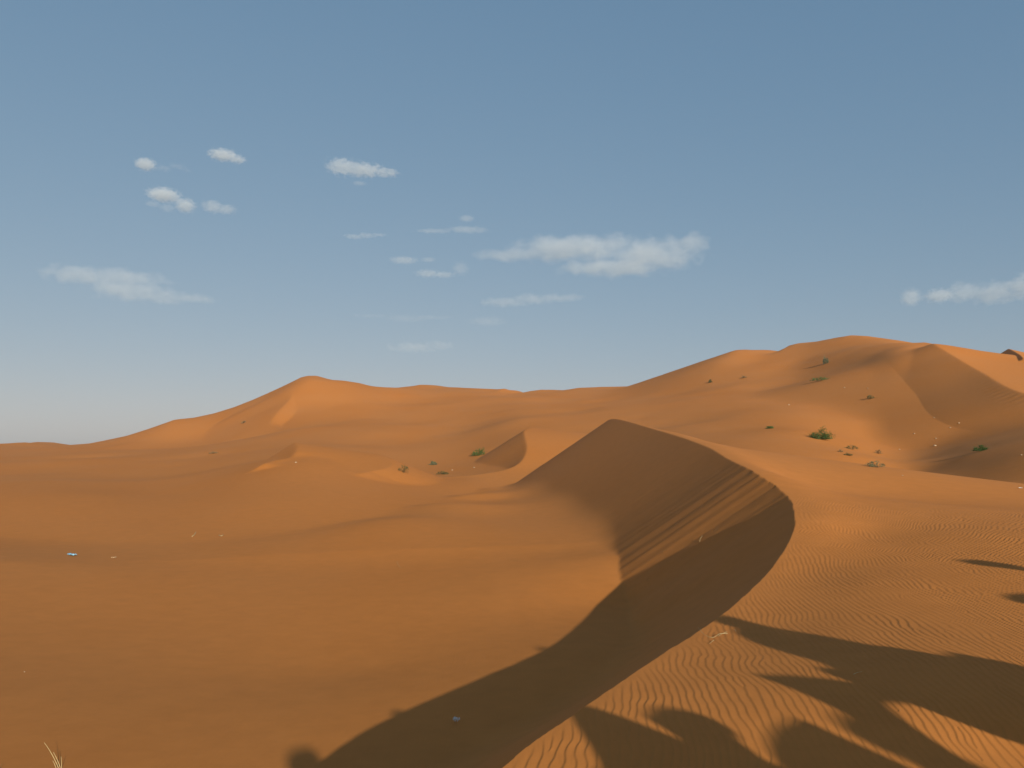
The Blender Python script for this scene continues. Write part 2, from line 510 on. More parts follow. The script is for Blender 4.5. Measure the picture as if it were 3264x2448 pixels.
def sand_material():
    m, nt, b, N, L = new_mat('sand')
    b.inputs['Roughness'].default_value = .95
    b.inputs['Specular IOR Level'].default_value = .12
    geo = N('ShaderNodeNewGeometry')
    n1 = N('ShaderNodeTexNoise')
    n1.inputs['Scale'].default_value = .065
    n1.inputs['Detail'].default_value = 5
    n1.inputs['Roughness'].default_value = .6
    mp = N('ShaderNodeMapping')
    mp.inputs['Scale'].default_value = (1, .45, 2.2)
    L(geo.outputs['Position'], mp.inputs[0])
    L(mp.outputs[0], n1.inputs['Vector'])
    r1 = N('ShaderNodeValToRGB')
    r1.color_ramp.elements[0].position, r1.color_ramp.elements[1].position = .32, .68
    r1.color_ramp.elements[0].color = (.555, .184, .0355, 1)
    r1.color_ramp.elements[1].color = (.555, .199, .049, 1)
    L(n1.outputs[0], r1.inputs[0])
    n2 = N('ShaderNodeTexNoise')
    n2.inputs['Scale'].default_value = 2.4
    n2.inputs['Detail'].default_value = 8
    n2.inputs['Roughness'].default_value = .72
    L(geo.outputs['Position'], n2.inputs['Vector'])
    mix = N('ShaderNodeMix')
    mix.data_type = 'RGBA'
    mix.blend_type = 'MULTIPLY'
    mix.inputs[0].default_value = 1
    r2 = N('ShaderNodeValToRGB')
    r2.color_ramp.elements[0].position, r2.color_ramp.elements[1].position = .3, .7
    r2.color_ramp.elements[0].color = (.93, .925, .92, 1)
    r2.color_ramp.elements[1].color = (1.05, 1.05, 1.05, 1)
    L(n2.outputs[0], r2.inputs[0])
    L(r1.outputs[0], mix.inputs[6])
    L(r2.outputs[0], mix.inputs[7])
    L(mix.outputs[2], b.inputs['Base Color'])
    n3 = N('ShaderNodeTexNoise')
    n3.inputs['Scale'].default_value = 100
    n3.inputs['Detail'].default_value = 4
    L(geo.outputs['Position'], n3.inputs['Vector'])
    mp4 = N('ShaderNodeMapping')
    mp4.inputs['Scale'].default_value = (26, 3.2, 8)
    mp4.inputs['Rotation'].default_value = (0, 0, R(9))
    L(geo.outputs['Position'], mp4.inputs[0])
    n4 = N('ShaderNodeTexNoise')
    n4.inputs['Scale'].default_value = 1.0
    n4.inputs['Detail'].default_value = 3
    n4.inputs['Distortion'].default_value = .6
    L(mp4.outputs[0], n4.inputs['Vector'])
    b4 = N('ShaderNodeBump')
    b4.inputs['Strength'].default_value = .45
    b4.inputs['Distance'].default_value = .0045
    L(n4.outputs[0], b4.inputs['Height'])
    bp = N('ShaderNodeBump')
    L(b4.outputs[0], bp.inputs['Normal'])
    bp.inputs['Strength'].default_value = .35
    bp.inputs['Distance'].default_value = .0022
    L(n3.outputs[0], bp.inputs['Height'])
    L(bp.outputs[0], b.inputs['Normal'])
    return m


SAND = sand_material()


def grid_object(name, keep, label):
    """one sheet of sand out of the grid cells marked in keep"""
    jn = (np.arange(NC) + 1) % NC
    idx = np.arange(NR * NC).reshape(NR, NC)
    q = np.stack([idx[:-1], idx[:-1][:, jn], idx[1:][:, jn], idx[1:]], -1)[keep]
    used, inv = np.unique(q.ravel(), return_inverse=True)
    co = np.stack([GX.ravel()[used], GY.ravel()[used], GZ.ravel()[used]], -1)
    me = bpy.data.meshes.new(name)
    nq = len(q)
    me.vertices.add(len(used))
    me.vertices.foreach_set('co', (co * TERRAIN_SCALE).ravel().astype(np.float32))
    me.loops.add(nq * 4)
    me.loops.foreach_set('vertex_index', inv.reshape(-1, 4).ravel().astype(np.int32))
    me.polygons.add(nq)
    me.polygons.foreach_set('loop_start', np.arange(0, nq * 4, 4, dtype=np.int32))
    me.polygons.foreach_set('use_smooth', np.ones(nq, bool))
    me.update(calc_edges=True)
    nor = GN.reshape(-1, 3)[used]
    me.normals_split_custom_set_from_vertices(nor.astype(np.float32))
    me.materials.append(SAND)
    o = bpy.data.objects.new(name, me)
    COL.objects.link(o)
    o['kind'] = 'structure'
    o['label'] = label
    return o


cell_near = NEAR[:-1] & np.roll(NEAR, -1, 1)[:-1]
cth = TH[None, :] + 0 * RR[:-1, None]
right_split = (np.arctan(ray(2000, 1300)[0]) < cth) & (cth < math.pi / 2) & (~cell_near) & (RR[:-1, None] > 40)
grid_object('sand_dune', cell_near, 'near orange dune with rippled windward side and a dark slip face')
grid_object('tall_dune', right_split, 'tall orange dune behind the near dune, with a knife edged ridge')
grid_object('dune_field', ~cell_near & ~right_split, 'low rolling orange dunes beyond the near dune')
print('grid', NR, NC, (NR - 1) * NC)


# ------------------------------------------------------------------ helpers for things
def tag(o, label, cat, group=None):
    o['label'], o['category'] = label, cat
    if group:
        o['group'] = group
    return o


def link(name, verts, faces, mats, parent=None, smooth=False, mat_idx=None):
    me = bpy.data.meshes.new(name)
    me.from_pydata([tuple(v) for v in verts], [], faces)
    for m in (mats if isinstance(mats, (list, tuple)) else [mats]):
        me.materials.append(m)
    if smooth:
        me.polygons.foreach_set('use_smooth', [True] * len(me.polygons))
    o = bpy.data.objects.new(name, me)
    COL.objects.link(o)
    if parent:
        o.parent = parent
    return o


def empty(name, loc, rz=0.0):
    o = bpy.data.objects.new(name, None)
    COL.objects.link(o)
    o.location, o.rotation_euler = loc, (0, 0, rz)
    o.empty_display_size = .2
    return o


def tube(pts, radii, n=6):
    pts = [Vector(p) for p in pts]
    V, Fc = [], []
    for i, p in enumerate(pts):
        t = (pts[min(i + 1, len(pts) - 1)] - pts[max(i - 1, 0)]).normalized()
        a = t.cross(Vector((0, 0, 1)) if abs(t.z) < .9 else Vector((1, 0, 0))).normalized()
        b = t.cross(a)
        for k in range(n):
            w = 2 * math.pi * k / n
            V.append(p + (a * math.cos(w) + b * math.sin(w)) * radii[i])
    for i in range(len(pts) - 1):
        for k in range(n):
            Fc.append((i * n + k, i * n + (k + 1) % n, (i + 1) * n + (k + 1) % n, (i + 1) * n + k))
    Fc.append(tuple(range(n))[::-1])
    Fc.append(tuple((len(pts) - 1) * n + k for k in range(n)))
    return V, Fc


def join(parts):
    V, Fc = [], []
    for v, f in parts:
        b = len(V)
        V += list(v)
        Fc += [tuple(i + b for i in q) for q in f]
    return V, Fc


def plain(name, col, rough=.8, noise=0.0, scale=8.0, col2=None, transl=0.0):
    m, nt, b, N, L = new_mat(name)
    b.inputs['Roughness'].default_value = rough
    b.inputs['Specular IOR Level'].default_value = .25
    if noise:
        tc = N('ShaderNodeTexCoord')
        n1 = N('ShaderNodeTexNoise')
        n1.inputs['Scale'].default_value = scale
        n1.inputs['Detail'].default_value = 4
        L(tc.outputs['Object'], n1.inputs['Vector'])
        r = N('ShaderNodeValToRGB')
        c2 = col2 or tuple(c * (1 - noise) for c in col)
        r.color_ramp.elements[0].position, r.color_ramp.elements[1].position = .35, .65
        r.color_ramp.elements[0].color, r.color_ramp.elements[1].color = (*col, 1), (*c2, 1)
        L(n1.outputs[0], r.inputs[0])
        L(r.outputs[0], b.inputs['Base Color'])
    else:
        b.inputs['Base Color'].default_value = (*col, 1)
    if transl:
        b.inputs['Subsurface Weight'].default_value = 0
        out = nt.nodes['Material Output']
        tr = N('ShaderNodeBsdfTranslucent')
        tr.inputs[0].default_value = (*[min(1, c * 1.6) for c in col], 1)
        mx = N('ShaderNodeMixShader')
        mx.inputs[0].default_value = transl
        L(b.outputs[0], mx.inputs[1])
        L(tr.outputs[0], mx.inputs[2])
        L(mx.outputs[0], out.inputs[0])
    return m


M_LEAF = plain('leaf_green', (.13, .18, .045), .6, .4, 30, (.08, .115, .03), .25)
M_LEAF_DARK = plain('leaf_dark_green', (.085, .135, .03), .6, .4, 30, (.05, .085, .02), .25)
M_LEAF_PALE = plain('leaf_grey_green', (.20, .19, .10), .7, .3, 30, (.14, .14, .07), .2)
M_LEAF_OLIVE = plain('leaf_olive', (.15, .125, .04), .7, .3, 30, (.10, .09, .03), .2)
M_LEAF_DRY = plain('leaf_dry', (.34, .21, .09), .8, .3, 30, (.24, .14, .06), .15)
M_STEM = plain('stem_brown', (.13, .075, .035), .85, .3, 40)
M_STRAW = plain('straw', (.62, .46, .22), .7, .25, 40)
M_STONE = plain('pale_stone', (.52, .37, .23), .9, .25, 6)
M_WHITE = plain('white_scrap', (.72, .70, .66), .6, .12, 20)
M_BLUE = plain('blue_plastic', (.16, .42, .60), .35, .35, 9, (.36, .62, .74))
M_TAN = plain('tan_scrap', (.60, .40, .22), .8, .2, 12)


def shrub(name, px, py, wpx, hpx, mat, label, seed, n=220, sparse=0.0, lean=0.0, depth=.7, group='shrubs growing on the dunes', cat='shrub'):
    """a desert shrub: woody stems fanning out of the sand and many leaf-sized sprigs"""
    rnd = random.Random(seed)
    p = pick(px, py)
    k = p.y / F_PX
    w, h = wpx * k * .5, hpx * k
    t = empty(name, p)
    tag(t, label, cat, group)
    leaf = max(.012, 2.9 * k)
    stems, V, Fc = [], [], []
    n_st = 9
    tips = []
    for i in range(n_st):
        a = rnd.uniform(0, 2 * math.pi)
        r = rnd.uniform(.25, .95)
        tip = Vector((math.cos(a) * w * r + lean * h, math.sin(a) * w * depth * r, h * (1.0 - .55 * r * r) * rnd.uniform(.75, 1.0)))
        mid = tip * .5 + Vector((0, 0, h * .12))
        stems.append(tube([(0, 0, -.08), tuple(mid), tuple(tip)], [max(.006, .25 * k), max(.004, .18 * k), max(.002, .1 * k)], 5))
        tips.append(tip)
    clumps = []
    for i in range(26):
        a = rnd.uniform(0, 2 * math.pi)
        r = math.sqrt(rnd.random())
        z = h * (rnd.uniform(.05, 1.0) * (1 - .75 * r * r) + .04)
        x = math.cos(a) * w * r
        clumps.append((Vector((x + lean * z, math.sin(a) * w * depth * r, z)), rnd.uniform(.14, .30)))
    for i in range(int(n * 1.7)):
        if rnd.random() < sparse:
            base, sp = rnd.choice(tips), .10
        else:
            base, sp = rnd.choice(clumps)
        c = base + Vector((rnd.gauss(0, w * sp * .75), rnd.gauss(0, w * sp * .75 * depth), rnd.gauss(0, h * sp * .6)))
        c.z = max(c.z, .02)
        d = Vector((rnd.gauss(0, 1), rnd.gauss(0, 1), rnd.gauss(.3, .8))).normalized()
        s_ = d.cross(Vector((rnd.gauss(0, 1), rnd.gauss(0, 1), rnd.gauss(0, 1)))).normalized()
        ln, wd = leaf * rnd.uniform(.9, 1.9), leaf * rnd.uniform(.35, .6)
        b = len(V)
        V += [c - d * ln * .5, c + s_ * wd * .5, c + d * ln * .5, c - s_ * wd * .5]
        Fc.append((b, b + 1, b + 2, b + 3))
    link('foliage', V, Fc, mat, t)
    sv, sf = join(stems)
    link('stem', sv, sf, M_STEM, t, True)
    return t


SHR = [
    ('green_shrub', 2619, 1400, 70, 34, M_LEAF_DARK, 'largest dark green bushy shrub on the sunlit foot of the tall dune', dict(n=1500)),
    ('green_shrub', 3127, 1438, 42, 17, M_LEAF_DARK, 'low dark green mat of shrub on the shaded face below the knife edged ridge', dict(n=700)),
    ('sparse_shrub', 2618, 1213, 58, 13, M_LEAF, 'long thin strip of green shrub high on the tall dune', dict(n=300, lean=.8)),
    ('pale_shrub', 2632, 1160, 17, 22, M_LEAF_PALE, 'upright pale grey green bush near the top of the tall dune, highest of the bushes', dict(n=420)),
    ('sparse_shrub', 2776, 1271, 24, 12, M_LEAF_OLIVE, 'small thin olive tuft alone halfway up the tall dune', dict(n=130)),
    ('green_shrub', 2453, 1366, 24, 9, M_LEAF, 'small flat green shrub left of the largest dark green shrub', dict(n=260)),
    ('dark_shrub', 2264, 1220, 11, 11, M_LEAF_OLIVE, 'tiny dark upright tuft on the left shoulder of the tall dune', dict(n=160)),
    ('dry_shrub', 2371, 1205, 15, 7, M_LEAF_DRY, 'tiny pale dry tuft up the slope from the dark upright tuft', dict(n=120)),
    ('sparse_shrub', 2714, 1432, 40, 13, M_LEAF_OLIVE, 'straggly olive shrub, uppermost of three in the sand trough', dict(n=190, sparse=.3)),
    ('dry_shrub', 2679, 1441, 18, 8, M_LEAF_DRY, 'small brownish dry shrub, left one of three in the sand trough', dict(n=90)),
    ('sparse_shrub', 2702, 1452, 26, 9, M_LEAF_OLIVE, 'small olive shrub, lowest of three in the sand trough', dict(n=130)),
    ('dry_shrub', 2800, 1446, 22, 12, M_LEAF_DRY, 'small brown dry shrub just above the spreading shrub on the trough edge', dict(n=130, sparse=.3)),
    ('spreading_shrub', 2796, 1490, 64, 22, M_LEAF_PALE, 'spreading grey green shrub half hidden behind the edge of the rippled slope', dict(n=420, sparse=.2)),
    ('green_shrub', 1522, 1452, 38, 24, M_LEAF, 'leaning bright green shrub at the foot of the small curved dune', dict(n=520, lean=.7)),
    ('pale_shrub', 1381, 1482, 22, 11, M_LEAF_PALE, 'rounded grey shrub left of the leaning green shrub', dict(n=360)),
    ('dry_shrub', 1287, 1506, 32, 24, M_LEAF_OLIVE, 'thin twiggy brownish shrub, leftmost of the four in the hollow', dict(n=170, sparse=.4)),
    ('sparse_shrub', 1412, 1512, 42, 11, M_LEAF_OLIVE, 'flat yellow green shrub on the near rim of the hollow', dict(n=200)),
    ('dry_shrub', 680, 1446, 26, 8, M_LEAF_DRY, 'flat pale dry shrub on the far left dune slope below the peak', dict(n=120)),
    ('dry_shrub', 776, 1349, 14, 9, M_LEAF_DRY, 'tiny pale dry tuft on the shaded flank of the left peak', dict(n=90)),
]
for i, (nm, px, py, w, h, mt, lab, kw) in enumerate(SHR):
    shrub(nm, px, py, w, h, mt, lab, 100 + i, **kw)


def stone(px, py, wpx, label, seed, mat=M_STONE, name='stone', cat='stone', group='pale stones on the dunes', flat=.6):
    rnd = random.Random(seed)
    p = pick(px, py)
    k = p.y / F_PX
    bm = bmesh.new()
    bmesh.ops.create_icosphere(bm, subdivisions=2, radius=1)
    for v in bm.verts:
        q = v.co.copy()
        f = 1 + .22 * math.sin(q.x * 3.1 + seed) * math.cos(q.y * 2.7 - seed) + .12 * math.sin(q.z * 5 + seed * 2)
        v.co = Vector((q.x * f * wpx * k * .42, q.y * f * wpx * k * .36, q.z * f * wpx * k * .42 * flat))
    me = bpy.data.meshes.new(name)
    bm.to_mesh(me)
    bm.free()
    me.materials.append(mat)
    o = bpy.data.objects.new(name, me)
    COL.objects.link(o)
    o.location = p + Vector((0, 0, wpx * k * .12))
    o.rotation_euler = (0, 0, rnd.uniform(0, 6))
    return tag(o, label, cat, group)


for i, (px, py, w, lab) in enumerate([
        (2980, 1422, 12, 'largest pale stone on the shaded face of the tall dune'),
        (3029, 1364, 7, 'pale stone on the shaded face, lower of the two above the dark green mat shrub'),
        (3057, 1349, 6, 'pale stone on the shaded face, upper of the two above the dark green mat shrub'),
        (2914, 1383, 7, 'pale stone up and left of the largest pale stone'),
        (2983, 1398, 6, 'small pale stone straight above the largest pale stone'),
        (2978, 1332, 5, 'tiny pale stone highest up the shaded face of the tall dune'),
        (2867, 1433, 6, 'small pale stone between the brown dry shrub and the largest pale stone'),
        (3256, 1451, 7, 'pale stone at the right edge beside the dark green mat shrub'),
        (2514, 1291, 6, 'tiny white stone on the sunlit slope above the small flat green shrub'),
        (2692, 1236, 5, 'tiny pale stone right of the long strip of shrub, nearer of two'),
        (2766, 1238, 5, 'tiny pale stone above the thin olive tuft, farther of two'),
        (943, 1475, 8, 'white stone below the dark hollow of the small left dune'),
        (2877, 1516, 5, 'tiny white stone on the rim of the rippled slope'),
        (1511, 1491, 7, 'pale stone in the dark hollow below the leaning green shrub'),
        (1441, 1499, 6, 'pale stone right of the rounded grey shrub'),
        (78, 2142, 5, 'tiny white pebble alone on the smooth sand at left'),
        (1469, 1753, 4, 'tiny dark pebble alone on the smooth sand below the long slip face'),
]):
    stone(px, py, w, lab, i + 3, mat=(M_STEM if 'dark pebble' in lab else M_STONE))


def crumpled(name, px, py, wpx, hpx, mat, label, cat, seed, rz=0.0, thick=.25, group=None):
    """a scrap of sheet rubbish: a folded, creased strip lying on the sand"""
    rnd = random.Random(seed)
    p = pick(px, py)
    k = p.y / F_PX
    L, W = wpx * k, max(hpx * k * 2.2, .03)
    nu, nv = 14, 6
    V, Fc = [], []
    for side in (0, 1):
        for i in range(nu + 1):
            for j in range(nv + 1):
                u, v = i / nu - .5, j / nv - .5
                taper = .35 + .65 * sstep(np.array(u + .5), 0, .55)
                z = abs(math.sin(u * 9 + v * 4 + seed)) * .5 + abs(math.sin(v * 7 - u * 5 + seed * 2)) * .5
                W = max(hpx * k * 2.2, .016)
                V.append((u * L, v * W * float(taper) + math.sin(u * 5 + seed) * W * .15, z * W * thick + .007 + side * .003))
    m1 = (nu + 1) * (nv + 1)
    for i in range(nu):
        for j in range(nv):
            a = i * (nv + 1) + j
            q = (a, a + nv + 1, a + nv + 2, a + 1)
            Fc.append(q[::-1])
            Fc.append(tuple(x + m1 for x in q))
    o = link(name, V, Fc, mat)
    o.location, o.rotation_euler = p, (0, 0, rz)
    return tag(o, label, cat, group)


crumpled('plastic_bag', 228, 1772, 40, 6, M_BLUE, 'crumpled light blue plastic bag lying on the smooth sand', 'plastic bag', 3, R(-28), .5)
crumpled('paper_scrap', 362, 1779, 15, 3, M_TAN, 'pale tan paper scrap right of the light blue plastic bag', 'litter', 5, R(20), .4)
crumpled('paper_scrap', 1453, 2306, 13, 8, M_WHITE, 'small white paper scrap lying in the dark dune shadow', 'litter', 8, R(60), .9)
crumpled('paper_scrap', 3252, 1558, 9, 3, M_WHITE, 'white paper scrap on the rim of the rippled slope at the right edge', 'litter', 9, R(10), .5)


def stalk(name, paths, label, cat, r=.004, lift=None, mat=None):
    """dry stems: each path a list of points in space"""
    t = empty(name, paths[0][0])
    o0 = Vector(paths[0][0])
    for pts in paths:
        line = catmull([tuple(Vector(q) - o0) for q in pts], 5)
        m = len(line)
        v, f = tube([tuple(q) for q in line], [r * (1 - .6 * i / m) for i in range(m)], 5)
        link('stem', v, f, mat or M_STRAW, t, True)
    return tag(t, label, cat)


def lying(pix, lifts):
    return [pick(*q) + Vector((0, 0, l * TERRAIN_SCALE)) for q, l in zip(pix, lifts)]


stalk('dry_grass', [lying([(2320, 2022), (2295, 2026), (2272, 2036), (2245, 2030), (2226, 2020)], [.01, .03, .02, .04, .10]),
                   lying([(2318, 2020), (2306, 2022), (2290, 2030)], [.03, .02, .01]),
                   lying([(2342, 2010), (2346, 2016)], [.02, .015]),
                   lying([(2276, 2044), (2262, 2054)], [.02, .012])],
      'long curved straw coloured dry stem lying on the ripples at the dune crest', 'dry grass', .0019)
stalk('twig', [lying([(2230, 1726), (2233, 1718), (2239, 1712)], [.0, .03, .05])], 'short pale twig stuck in the dark slip face', 'twig', .0035)
stalk('twig', [lying([(2110, 1768), (2113, 1758), (2125, 1752), (2140, 1745)], [.005, .01, .01, .005])], 'bent pale twig lying on the streaked slip face', 'twig', .002, mat=M_LEAF_DRY)
stalk('twig', [lying([(2277, 1692), (2283, 1687), (2288, 1680)], [.005, .01, .02])], 'tiny pale twig above the short one on the dark slip face', 'twig', .002, mat=M_LEAF_DRY)
stalk('twig', [lying([(612, 1710), (620, 1706), (624, 1700)], [.0, .04, .10])], 'pale dry twig on the slope beyond the smooth hollow, left of two', 'twig', .016)
stalk('twig', [lying([(698, 1708), (706, 1711), (712, 1708)], [.04, .05, .08])], 'pale dry twig on the slope beyond the smooth hollow, right of two', 'twig', .016)
stalk('twig', [lying([(1265, 1795), (1272, 1806), (1278, 1812)], [.06, .02, .01])], 'faint pale twig on the smooth sand left of the slip face', 'twig', .003)
stalk('twig', [lying([(2720, 2152), (2735, 2148), (2748, 2146)], [.01, .02, .02])], 'thin straw inside the large rider shadow on the ripples', 'twig', .002)

g0 = pick(60, 2446)
gx, gy, gz = pick(196, 2440)
gb = Vector((gx + .02, gy - .06, 0))
gb.z = ground(gb.x, gb.y)


def blade(dx, dz, dy=0.0, bx=0.0, by=0.0):
    dx, dy, dz, bx, by = (q_ * TERRAIN_SCALE for q_ in (dx, dy, dz, bx, by))
    b = gb + Vector((bx, by, -.02))
    return [b, b + Vector((dx * .35, dy * .35, dz * .42)), b + Vector((dx * .72, dy * .7, dz * .78)), b + Vector((dx, dy, dz))]


stalk('grass_tuft', [blade(-.25, .40), blade(-.02, .20, 0, .03), blade(-.14, .25, .02, .01, .02), blade(-.06, .15, -.02, -.04)],
      'straw coloured grass blades leaning left at the bottom left corner', 'grass', .0026)
gb = Vector((g0.x - .15, g0.y - .05, 0))
gb.z = ground(gb.x, gb.y)
stalk('grass_tuft', [blade(-.10, .20), blade(-.17, .15, .02), blade(.07, .10, 0, .02), blade(-.22, .22, -.03, -.05)],
      'short dull grass tuft in the very corner at bottom left', 'grass', .0022, mat=M_LEAF_DRY)


# ------------------------------------------------------------------ the camel train whose shadows fall across the ripples
def skin_mesh(name, verts, edges, sub=2):
    me = bpy.data.meshes.new(name + '_cage')
    me.from_pydata([v[0] for v in verts], edges, [])
    o = bpy.data.objects.new(name + '_cage', me)
    COL.objects.link(o)
    sk = o.modifiers.new('skin', 'SKIN')
    sk.use_smooth_shade = True
    for i, v in enumerate(verts):
        r = v[1]
        me.skin_vertices[0].data[i].radius = (r, r) if not isinstance(r, tuple) else r
    me.skin_vertices[0].data[0].use_root = True
    if sub:
        ss = o.modifiers.new('sub', 'SUBSURF')
        ss.levels = ss.render_levels = sub
    dg = bpy.context.evaluated_depsgraph_get()
    out = bpy.data.meshes.new_from_object(o.evaluated_get(dg))
    out.name = name
    bpy.data.objects.remove(o)
    bpy.data.meshes.remove(me)
    return out


def camel_mesh():
    v, e = [], []

    def add(p, r, frm=None):
        v.append((p, r))
        if frm is not None:
            e.append((frm, len(v) - 1))
        return len(v) - 1
    mid = add((-.10, 0, 1.50), .37)
    loin = add((-.50, 0, 1.56), .31, mid)
    rump = add((-.82, 0, 1.50), .22, loin)
    tail1 = add((-1.02, 0, 1.32), .05, rump)
    tail2 = add((-1.06, 0, .95), .03, tail1)
    add((-1.06, 0, .78), .045, tail2)
    chest = add((.36, 0, 1.46), .34, mid)
    shoulder = add((.66, 0, 1.42), .24, chest)
    hump = add((-.12, 0, 1.84), .24, mid)
    add((-.14, 0, 2.02), .12, hump)
    n1 = add((.96, 0, 1.34), .20, shoulder)
    n2 = add((1.22, 0, 1.40), .17, n1)
    n3 = add((1.40, 0, 1.60), .145, n2)
    n4 = add((1.50, 0, 1.84), .125, n3)
    hd = add((1.58, 0, 2.02), .13, n4)
    fc = add((1.76, 0, 2.02), .105, hd)
    mz = add((1.92, 0, 1.96), .085, fc)
    add((2.01, 0, 1.92), .068, mz)
    for s in (-1, 1):
        add((1.50, s * .10, 2.13), .022, hd)
        st = .16 * s
        a = add((.46, s * .20, 1.12), .14, chest)
        b = add((.48 + st * .6, s * .19, .68), .082, a)
        c = add((.42 + st * 1.3, s * .18, .22), .048, b)
        d = add((.44 + st * 1.4, s * .18, .07), .075, c)
        add((.54 + st * 1.4, s * .18, .05), .07, d)
        a = add((-.60, s * .20, 1.20), .19, loin)
        b = add((-.52 - st * .5, s * .20, .94), .12, a)
        c = add((-.78 - st * 1.0, s * .19, .58), .066, b)
        d = add((-.70 - st * 1.5, s * .18, .20), .046, c)
        f = add((-.68 - st * 1.5, s * .18, .07), .072, d)
        add((-.58 - st * 1.5, s * .18, .05), .068, f)
    return skin_mesh('body', v, e)


def rider_mesh():
    v, e = [], []

    def add(p, r, frm=None):
        v.append((p, r))
        if frm is not None:
            e.append((frm, len(v) - 1))
        return len(v) - 1
    pel = add((0, 0, .10), .16)
    wst = add((.01, 0, .30), .13, pel)
    rib = add((.02, 0, .50), (.17, .13), wst)
    neck = add((.02, 0, .66), .06, rib)
    jaw = add((.035, 0, .74), .078, neck)
    add((.03, 0, .85), .092, jaw)
    add((.14, 0, .765), .018, jaw)
    for s in (-1, 1):
        sh = add((.02, s * .19, .57), .068, rib)
        el = add((.10, s * .27, .33), .045, sh)
        wr = add((.31, s * .16, .26), .032, el)
        pa = add((.38, s * .13, .265), .036, wr)
        for q in range(4):
            f1 = add((.44, s * (.10 + .018 * q), .262 - .006 * q), .011, pa)
            add((.465, s * (.10 + .018 * q), .235), .009, f1)
        th = add((.40, s * .09, .285), .012, pa)
        add((.43, s * .08, .27), .010, th)
        hp = add((.10, s * .16, .08), .12, pel)
        kn = add((.42, s * .34, -.02), .075, hp)
        an = add((.30, s * .40, -.40), .045, kn)
        he = add((.29, s * .40, -.46), .042, an)
        add((.46, s * .42, -.48), .036, he)
    return skin_mesh('body', v, e)


M_FUR = plain('camel_fur', (.36, .23, .12), .9, .3, 5)
M_BLANKET = plain('woven_blanket', (.30, .06, .05), .9, .5, 9, (.42, .30, .14))
M_SKIN = plain('skin', (.42, .25, .16), .6)
M_ROBE = plain('blue_robe', (.08, .13, .30), .85, .25, 8)
M_TURBAN = plain('head_scarf', (.50, .36, .12), .85, .25, 10)
M_EYE = plain('dark_eye', (.02, .015, .01), .2)

CAMEL, RIDER = camel_mesh(), rider_mesh()
CAMEL.materials.append(M_FUR)
RIDER.materials.append(M_SKIN)


def blob(r, c, seg=10, rings=7):
    V, Fc = [], []
    for i in range(rings + 1):
        ph = math.pi * i / rings
        for j in range(seg):
            t = 2 * math.pi * j / seg
            V.append((c[0] + r[0] * math.sin(ph) * math.cos(t), c[1] + r[1] * math.sin(ph) * math.sin(t), c[2] + r[2] * math.cos(ph)))
    for i in range(rings):
        for j in range(seg):
            Fc.append((i * seg + j, (i + 1) * seg + j, (i + 1) * seg + (j + 1) % seg, i * seg + (j + 1) % seg))
    return V, Fc


def mesh_of(name, vf, mat):
    me = bpy.data.meshes.new(name)
    me.from_pydata([tuple(p) for p in vf[0]], [], vf[1])
    me.materials.append(mat)
    me.polygons.foreach_set('use_smooth', [True] * len(me.polygons))
    return me


def saddle_vf():
    V, Fc = [], []
    nu, nv = 16, 14
    for i in range(nu + 1):
        x = -.62 + 1.06 * i / nu
        for j in range(nv + 1):
            a = math.radians(-112 + 224 * j / nv)
            top = 1.55 + .53 * math.exp(-((x + .12) / .34) ** 2)
            ry = .43
            V.append((x, ry * math.sin(a) * (1 + .05 * math.sin(x * 20)), 1.50 + (top - 1.50 + .03) * max(math.cos(a), -.5) if math.cos(a) > 0 else 1.50 + .42 * math.cos(a)))
    for i in range(nu):
        for j in range(nv):
            a = i * (nv + 1) + j
            Fc.append((a, a + nv + 1, a + nv + 2, a + 1))
    return V, Fc


def robe_vf():
    rings = [(.34, .42, -.04, .05), (.30, .36, .12, .02), (.22, .27, .30, .01), (.21, .29, .46, .02), (.17, .25, .56, .02), (.07, .085, .62, .02)]
    V, Fc, n = [], [], 16
    for rx, ry, z, x0 in rings:
        for k in range(n):
            a = 2 * math.pi * k / n
            f = 1 + .04 * math.sin(a * 5 + z * 9)
            V.append((x0 + rx * f * math.cos(a), ry * f * math.sin(a), z))
    for i in range(len(rings) - 1):
        for k in range(n):
            Fc.append((i * n + k, i * n + (k + 1) % n, (i + 1) * n + (k + 1) % n, (i + 1) * n + k))
    slv = []
    for s in (-1, 1):
        slv.append(tube([(.02, s * .18, .59), (.10, s * .275, .34), (.27, s * .185, .27)], [.11, .105, .10], 10))
        slv.append(tube([(.08, s * .14, .07), (.42, s * .34, -.01), (.31, s * .40, -.34)], [.17, .14, .12], 10))
    return join([(V, Fc)] + slv)


def turban_vf():
    parts = [blob((.128, .122, .10), (.015, 0, .88), 14, 8)]
    for k in range(3):
        ring = [(.015 + .118 * math.cos(a), .108 * math.sin(a), .83 + .035 * k + .02 * math.sin(a + k * 2)) for a in np.linspace(0, 2 * math.pi, 18)]
        parts.append(tube(ring, [.036] * 18, 6))
    parts.append(tube([(-.09, .03, .82), (-.14, .05, .68), (-.15, .06, .52)], [.045, .05, .03], 7))
    return join(parts)


ME_SADDLE = mesh_of('saddle', saddle_vf(), M_BLANKET)
ME_ROBE = mesh_of('robe', robe_vf(), M_ROBE)
ME_TURBAN = mesh_of('turban', turban_vf(), M_TURBAN)
ME_EYES = [mesh_of('eye', blob((.012, .012, .012), (.112, s * .034, .79), 8, 6), M_EYE) for s in (-1, 1)]
ME_CEYE = [mesh_of('eye', blob((.02, .016, .02), (1.66, s * .112, 2.06), 8, 6), M_EYE) for s in (-1, 1)]
ME_BAG = [mesh_of('added_saddlebag', blob((.30, .13, .26), (-.30, s * .50, 1.44), 14, 10), M_BLANKET) for s in (-1, 1)]  # unseen bags, added to bulk out the camels' cast shadows


